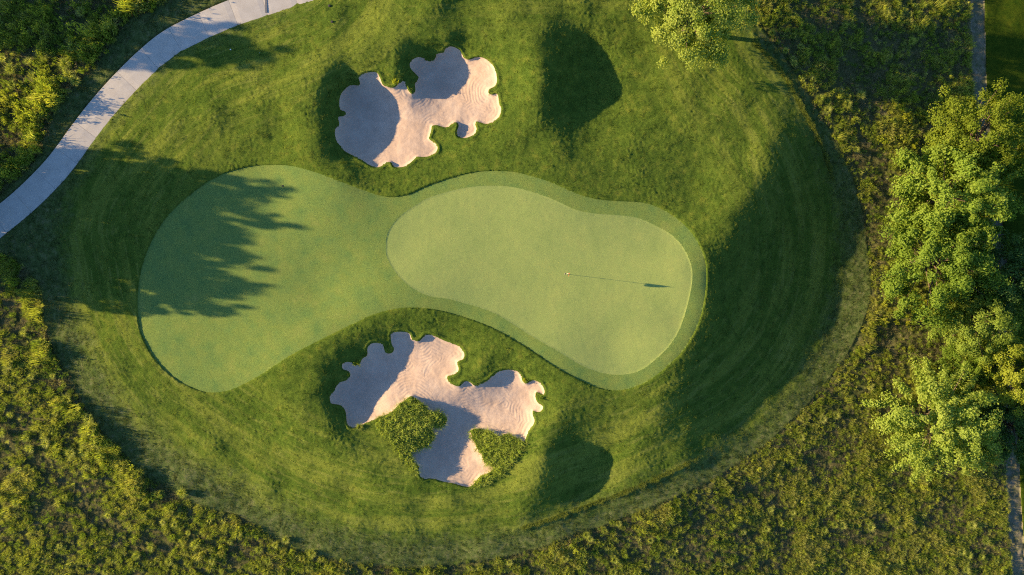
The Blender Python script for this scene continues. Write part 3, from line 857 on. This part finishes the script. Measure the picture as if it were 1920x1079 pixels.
# ------------------------------------------------------------------ trees
def make_tree(seed, R, Hh, mat, nclump, nleaf, leaf, crown0=.22, frond=0.0, cone=0.0):
    """trunk and crown meshes; foot at the origin"""
    r = np.random.default_rng(seed)
    cz = Hh * (1 + crown0) / 2; rz = Hh * (1 - crown0) / 2
    ph = r.uniform(0, 6.28, 6); am = r.uniform(.05, .16, 6)
    C = []
    for i in range(nclump):
        z = -0.75 + 1.75 * (i + .5) / nclump
        z = np.clip(z + r.normal(0, .05), -.95, 1)
        a = i * 2.39996 + r.normal(0, .35)
        prof = math.sqrt(max(1 - z * z, .0)) * (1 - cone * max(z, 0)) 
        rad = 1 + sum(am[k] * math.sin((k + 1) * a + ph[k] + 2.2 * z * (k % 3)) for k in range(6)) * .7
        rr = prof * rad * r.uniform(.66, 1.1) if r.uniform() < .8 else prof * r.uniform(.3, .7)
        C.append((R * rr * math.cos(a), R * rr * math.sin(a), cz + rz * z * r.uniform(.74, 1.04)))
    C = np.array(C)
    mb = MB()
    top = Vector((r.normal(0, .1), r.normal(0, .1), Hh * .62))
    tr = .03 * Hh
    mb.tube([(0, 0, -.3), (0, 0, .0), (0.02, 0, .35), tuple(top * .5), tuple(top)], [tr * 1.5, tr * 1.35, tr, tr * .8, tr * .3], 9)
    for i in r.choice(nclump, min(nclump, 34), replace=False):
        c = Vector(C[i]); s0 = top * r.uniform(.3, .95)
        s0.z = min(s0.z, c.z)
        midp = s0.lerp(c, .5) + Vector((0, 0, -.08 * R))
        mb.tube([s0, midp, c], [tr * .38, tr * .22, tr * .07], 5, False)
    LC, LN, LT = [], [], []
    for c in C:
        cs = R * r.uniform(.11, .21)
        n_ = int(nleaf * r.uniform(.6, 1.4))
        d = r.standard_normal((n_, 3)); d /= np.linalg.norm(d, axis=1, keepdims=True)
        rad = cs * r.uniform(.2, 1.1, n_)[:, None] ** .7
        p = c + d * rad * np.array([1, 1, .75])
        out = np.array([c[0], c[1], (c[2] - cz) * 1.1 + R * .35]); out /= np.linalg.norm(out) + 1e-9
        if frond:
            k = r.uniform(-1, 1, n_)
            fd = out + r.normal(0, .25, 3); fd[2] *= .45; fd /= np.linalg.norm(fd)
            p = p * (1 - frond) + (c + fd * (k * cs * 2.3)[:, None] + d * rad * .35 - np.array([0, 0, 1]) * (np.abs(k) ** 2 * cs * .5)[:, None]) * frond
        nn_ = d * .75 + out * .65 + r.normal(0, .38, (n_, 3)); nn_ /= np.linalg.norm(nn_, axis=1, keepdims=True)
        LC.append(p); LN.append(nn_); LT.append(d + np.array([0, 0, -.5]))
    LC = np.concatenate(LC); LN = np.concatenate(LN); LT = np.concatenate(LT)
    Vv, Ff = leaf_quads(LC, LN, leaf, leaf * .62, r, LT + r.normal(0, .5, LT.shape))
    return mb.mesh('trunk', m_bark, True), mesh_np('crown', Vv, Ff, mat, False)

def tree(name, meshes, u, v, hc, label, group=None, rz=0., sc=(1, 1, 1), visual=True, cat='tree'):
    """visual: (u, v) is where the crown's middle, hc above the foot, is seen; else the foot's own place"""
    if visual:
        for _ in range(3):
            z0 = float(base_z(np.array([u]), np.array([v]))[0])
            k_ = (H - z0 - hc) / (H - z0)
            uu, vv = 960 + (u - 960) * k_, 539.5 + (v - 539.5) * k_
            z0 = float(base_z(np.array([uu]), np.array([vv]))[0])
    else:
        uu, vv = u, v
    p = ground_pt(uu, vv)
    o = add(name, None, None, p); o.rotation_euler = (0, 0, rz); o.scale = sc
    o.empty_display_size = .3
    tag(o, label, cat, group)
    for me, nm in zip(meshes, ('trunk', 'crown')):
        add(nm, me, o)
    return o

T_round = make_tree(101, 3.85, 6.6, LEAF[3], 150, 200, .18, .2)
T_yel = make_tree(102, 3.7, 6.6, LEAF[0], 140, 200, .17, .12)
T_frond = make_tree(103, 4.1, 7.2, LEAF[1], 150, 210, .21, .08, .55)
T_big = make_tree(104, 4.25, 7.0, LEAF[1], 160, 210, .21, .08, .25)
T_pale = make_tree(105, 3.1, 5.2, LEAF[3], 130, 200, .15, .08)
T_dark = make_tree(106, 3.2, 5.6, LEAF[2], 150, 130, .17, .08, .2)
T_tall = make_tree(107, 2.4, 7.6, LEAF[1], 95, 130, .2, .14, .2, .2)
T_slim = make_tree(108, 2.4, 7.6, LEAF[1], 85, 130, .2, .14, .15, .3)

tree('broadleaf_tree', T_round, 1305, 22, 4.0, 'round yellow green tree at the top, casting a shadow over the meadow')
tree('broadleaf_tree', T_yel, 1838, 262, 4.0, 'rounded yellow green tree with fine leaves, topmost of the right tree row', 'trees along the right edge', 1.1)
tree('broadleaf_tree', T_frond, 1790, 368, 4.0, 'bright green tree with drooping sprays, second from the top on the right', 'trees along the right edge', .4)
tree('broadleaf_tree', T_big, 1762, 490, 4.0, 'broad bright green tree in the middle of the right tree row', 'trees along the right edge', 2.3, (.95, .95, 1))
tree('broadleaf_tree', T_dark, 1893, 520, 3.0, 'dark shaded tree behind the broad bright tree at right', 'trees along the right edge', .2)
tree('broadleaf_tree', T_pale, 1838, 606, 3.0, 'small pale dense tree below the dark shaded tree', 'trees along the right edge', .9)
tree('broadleaf_tree', T_frond, 1762, 790, 3.6, 'large leafy green tree beside the lower right meadow', 'trees along the right edge', 3.6, (.98, .98, .92))
tree('broadleaf_tree', T_yel, 1918, 705, 3.4, 'yellow green tree cut off by the right frame edge', 'trees along the right edge', 4.0, (.75, .75, .9))
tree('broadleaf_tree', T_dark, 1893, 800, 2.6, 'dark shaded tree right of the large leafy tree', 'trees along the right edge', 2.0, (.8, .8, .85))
tree('broadleaf_tree', T_big, 1820, 690, 2.4, 'low green tree between the pale tree and the large leafy tree', 'trees along the right edge', 5.2, (.42, .42, .5))
# the row beyond the left frame edge whose shadows reach the approach
for i, (tu, tv, bx_, ms, s_) in enumerate(((566, 118, -190, T_slim, 1.05), (570, 370, -150, T_slim, .72), (566, 427, -170, T_tall, .66), (498, 494, -140, T_slim, .74), (500, 536, -240, T_tall, .66), (468, 584, -150, T_slim, .6),
                                    (440, 385, -160, T_pale, 1.0), (455, 455, -190, T_big, .70), (220, 40, -190, T_pale, .9), (440, 540, -160, T_pale, .95), (500, 112, -150, T_tall, .8))):
    by_ = tv - (tu - bx_) * .125
    h_ = (tu - bx_) / S * math.tan(SUN_EL) + 1.1
    full = 7.6 if ms in (T_tall, T_slim) else (5.2 if ms is T_pale else 7.0)
    tree('boundary_tree', ms, bx_, by_, 0, 'tree beyond the left frame edge, casting ' + ('the topmost long shadow', 'the upper shadow finger on the approach', 'the second shadow finger on the approach', 'the middle shadow on the approach', 'the shadow just above the lowest finger', 'the lowest shadow finger on the approach', 'shade over the path and rough', 'the broad shade left of the approach', 'shade on the upper left meadow', 'the shade at the lower left of the approach', 'the dark middle of the topmost long shadow')[i], 'trees beyond the left frame edge', i * 1.3, (s_, s_, h_ / full), False)

# ------------------------------------------------------------------ flag, hole and small fittings
m_white = plain('flagstick_white', (.75, .74, .7), .4)
m_red = plain('flag_red', (.75, .03, .015), .7, .1, 0, 9)
m_cup_shade = plain('cup_dark', (.01, .01, .01), .8, .1)
m_steel = plain('drain_steel', (.16, .17, .19), .55, .4, .6, 30)
m_rubber = plain('fitting_black', (.03, .03, .032), .7, .2)

gx, gy, gzz = ground_pt(1062, 514.2)
gzz -= .018
hx = ground_pt(1059.6, 513.8)
cup = add('golf_cup', None, None, (hx[0], hx[1], gzz + .006))
tag(cup, 'dark round hole in the putting green beside the flagstick', 'cup')
mb = MB(); mb.lathe([(.055, -.004), (.055, .002), (.052, .004), (.050, .001)], 20); add('liner', mb.mesh('liner', m_white, True), cup)
mb = MB(); mb.lathe([(.051, .0), (.0502, .0025), (.02, .0018)], 20); add('hole', mb.mesh('hole', m_cup_shade), cup)  # flat black disc stands in for the shade inside the cup
fl = add('golf_flag', None, None, (gx, gy, gzz))
tag(fl, 'slim white flagstick with a drooping red flag on the putting green', 'flag')
mb = MB(); mb.tube([(0, 0, -.02), (0, 0, 1.0), (0, 0, 2.14)], [.013, .011, .009], 8); st_ = add('flagstick', mb.mesh('flagstick', m_white, True), fl)
mb = MB(); mb.lathe([(.013, 2.135), (.015, 2.145), (.012, 2.155), (.001, 2.158)], 10); add('finial', mb.mesh('finial', m_red, True), st_)
Vv, Ff = [], []
nz_, nx_ = 14, 10
for j in range(nz_ + 1):
    t = j / nz_
    for i in range(nx_ + 1):
        s_ = i / nx_
        wd = .085 + .06 * math.sin(math.pi * min(1, t * .62 + .1))
        zt = 2.11 - .55 * t - .14 * s_ * s_ * (1 - t * .4)
        ang = -.25 + 1.1 * math.sin(3.4 * s_ + .7) * s_
        xx = .012 + wd * s_ * math.cos(ang) * (1 - .35 * s_); yy = wd * s_ * math.sin(ang) - .075 * math.sin(6 * s_ + 2 * t) * s_
        Vv.append((xx, yy, zt)); 
for j in range(nz_):
    for i in range(nx_):
        a = j * (nx_ + 1) + i
        Ff.append((a, a + 1, a + nx_ + 2, a + nx_ + 1))
me = mesh_np('flag', Vv, Ff, m_red)
o = add('flag', me, fl)
sm_ = o.modifiers.new('thickness', 'SOLIDIFY'); sm_.thickness = .004

dx, dy, dz = ground_pt(499.5, 7)
dr = add('trench_drain', None, None, (dx, dy, dz + .066))
tag(dr, 'narrow dark steel strip crossing the concrete path near the top', 'drain')
mb = MB(); mb.box((0, .05, -.02), (.085, 0, 0), (0, .78, 0), (0, 0, .022)); add('channel', mb.mesh('channel', m_steel), dr)
for k in range(12):
    mb = MB(); mb.box((0, -.66 + k * .13, .006), (.07, 0, 0), (0, .035, 0), (0, 0, .006)); add('bar', mb.mesh('bar', m_steel), dr)
for (su, sv, lab, mt, rr) in ((530, 349, 'small dark sprinkler head set in the approach turf', m_rubber, .07), (618, 12, 'dark sprinkler head in the rough near the path top', m_rubber, .10),
                          (623, 42, 'dark sprinkler head below another in the upper rough', m_rubber, .10), (433, 94, 'tiny pale marker cap in the shaded rough below the path', m_white, .045),
                          (488, 101, 'tiny pale marker cap further along the shaded finger of rough', m_white, .035)):
    p = ground_pt(su, sv)
    up = .012 if su == 530 else .11
    o = add('sprinkler_head', None, None, (p[0], p[1], p[2] + up)); tag(o, lab, 'sprinkler')
    mb = MB(); mb.lathe([(rr, -.05), (rr, .004), (rr * .92, .012), (rr * .8, .012)], 18); add('rim', mb.mesh('rim', mt, True), o)
    mb = MB(); mb.lathe([(rr * .78, -.01), (rr * .76, .009), (rr * .3, .016), (rr * .1, .017)], 18); add('cap', mb.mesh('cap', mt, True), o)

# ------------------------------------------------------------------ plants that stand out one by one
PL = {'star': [tuft('grass_clump', m_star, 230, .60, .36, .016, 201 + i, 1.1, .5, .45) for i in range(3)],
      'bright': [forb('weed', m_bright, 190, .46, .34, .14, 211 + i, .03) for i in range(3)],
      'bush': [forb('bush', m_forb, 300, .9, .5, .15, 221 + i, .03) for i in range(2)]}
def plant(kind, u, v, s_, label, group=None, dz=0.):
    me = PL[kind][int(rng.integers(len(PL[kind])))]
    p = ground_pt(u, v)
    o = add({'star': 'grass_clump', 'bright': 'weed_plant', 'bush': 'bush'}[kind], me, None, (p[0], p[1], p[2] + dz))
    o.rotation_euler = (0, 0, float(rng.uniform(0, 6.28))); o.scale = (s_, s_, s_ * float(rng.uniform(.85, 1.15)))
    tag(o, label, {'star': 'grass clump', 'bright': 'weed', 'bush': 'bush'}[kind], group)
    return o
plant('bright', 741, 154, .85, 'yellow green weed on the turf point of the upper bunker')
plant('bright', 669, 681, .8, 'yellow green weed on the upper left edge of the lower bunker')
plant('bright', 653, 702, .5, 'tiny yellow weed at the left sand edge of the lower bunker')
plant('star', 675, 800, .75, 'pale grass clump at the lower left tip of the lower bunker')
plant('bright', 983, 712, .55, 'low green weed in the upper right arm of the lower bunker')
plant('bush', 1015, 746, .45, 'small dark green bush at the right edge of the lower bunker')

ORD = ('leftmost second third fourth fifth sixth seventh eighth ninth tenth eleventh twelfth thirteenth fourteenth fifteenth sixteenth seventeenth eighteenth nineteenth '
       'twentieth twenty-first twenty-second twenty-third twenty-fourth twenty-fifth twenty-sixth twenty-seventh twenty-eighth').split()
def field(kind, pts, off, k, label, group, s0, s1):
    pts = sorted(pts)
    for i, (x, y) in enumerate(pts):
        place_ = 'leftmost' if i == 0 else 'rightmost' if i == len(pts) - 1 else ORD[i] + ' from the left'
        plant(kind, off[0] + x / k, off[1] + y / k, float(rng.uniform(s0, s1)), label + ', ' + place_, group)
field('bright', [(485,315),(590,358),(557,395),(525,400),(503,428),(380,425),(405,490),(472,490),(510,485),(565,475),(650,440),(685,440),(680,465),(265,568),(540,350),(470,450)],
      (1560, 460), 3.372, 'small bright green weed under the right trees', 'bright weeds under the right trees', .45, .75)
field('star', [(518,750),(595,770),(690,765),(325,608),(415,578),(275,615),(45,475),(105,385),(95,170),(165,215),(260,415),(215,470),(340,490),(355,517),(450,710),(185,255),(205,330),
      (245,365),(120,600),(180,580),(105,560),(70,800),(530,690),(15,540),(40,290),(125,330)], (0, 540), 2.0,
      'pale spiky grass clump in the meadow left of the approach', 'spiky clumps in the left meadow', .6, 1.15)
field('star', [(545,855),(490,890),(615,875),(660,885),(735,955),(865,950),(570,970),(520,995),(640,1020),(900,915),(975,980),(1035,960),(1010,1020),(1075,940),(1170,990),(1165,1045),(945,1050),
      (1050,1060),(410,850),(230,965),(400,1060),(710,915),(835,1060),(800,1020)], (0, 540), 2.0,
      'pale spiky grass clump in the meadow at the lower left', 'spiky clumps in the lower left meadow', .55, 1.0)
field('star', [(425,915),(510,900),(490,940),(565,880),(670,930),(610,840),(525,830),(680,880),(728,905),(765,885),(795,890),(890,875),(900,895),(1275,885),(1330,945),(1315,1005),(1255,1055),
      (1265,1000),(1010,1025),(735,805),(830,770),(570,660),(80,945),(640,560),(770,475),(720,490),(1240,985)], (1180, 540), 2.0,
      'light green grass clump in the meadow at the lower right', 'spiky clumps in the lower right meadow', .5, .95)
field('star', [(75,665),(380,770),(1115,715),(1670,700),(1420,775),(1480,740),(1665,765),(1520,570),(1540,590),(1410,690),(1860,600),(1690,510),(1620,550),(60,745)], (560, 800), 2.824,
      'light green grass clump along the bottom frame edge', 'spiky clumps along the bottom edge', .55, 1.0)
field('star', [(720,180),(820,640),(600,740),(790,1000),(520,460),(510,540),(150,115),(235,225),(325,345),(380,430),(375,395),(545,660),(1160,285),(990,90),(1100,110),(1190,200),(730,700)],
      (1380, 0), 3.556, 'pale grass clump in the upper right meadow', 'spiky clumps in the upper right meadow', .5, .95)
field('bright', [(1090,725),(1175,980),(970,945),(1120,780)], (1380, 0), 3.556, 'yellow leafy weed in the upper right meadow', 'yellow weeds in the upper right meadow', .8, 1.15)
field('star', [(420,510),(300,690),(120,640),(130,770),(770,530),(750,125),(610,590),(700,740),(640,690),(510,970),(380,1000),(40,540),(270,560)], (0, 0), 4.795,
      'pale plumed grass clump in the meadow above the cart path', 'clumps in the upper left meadow', .8, 1.3)
field('bright', [(570,470),(620,490),(870,500),(1130,145),(1370,100),(1390,60),(185,440)], (0, 0), 4.795,
      'yellow leafy weed in the meadow above the cart path', 'yellow weeds in the upper left meadow', .7, 1.1)
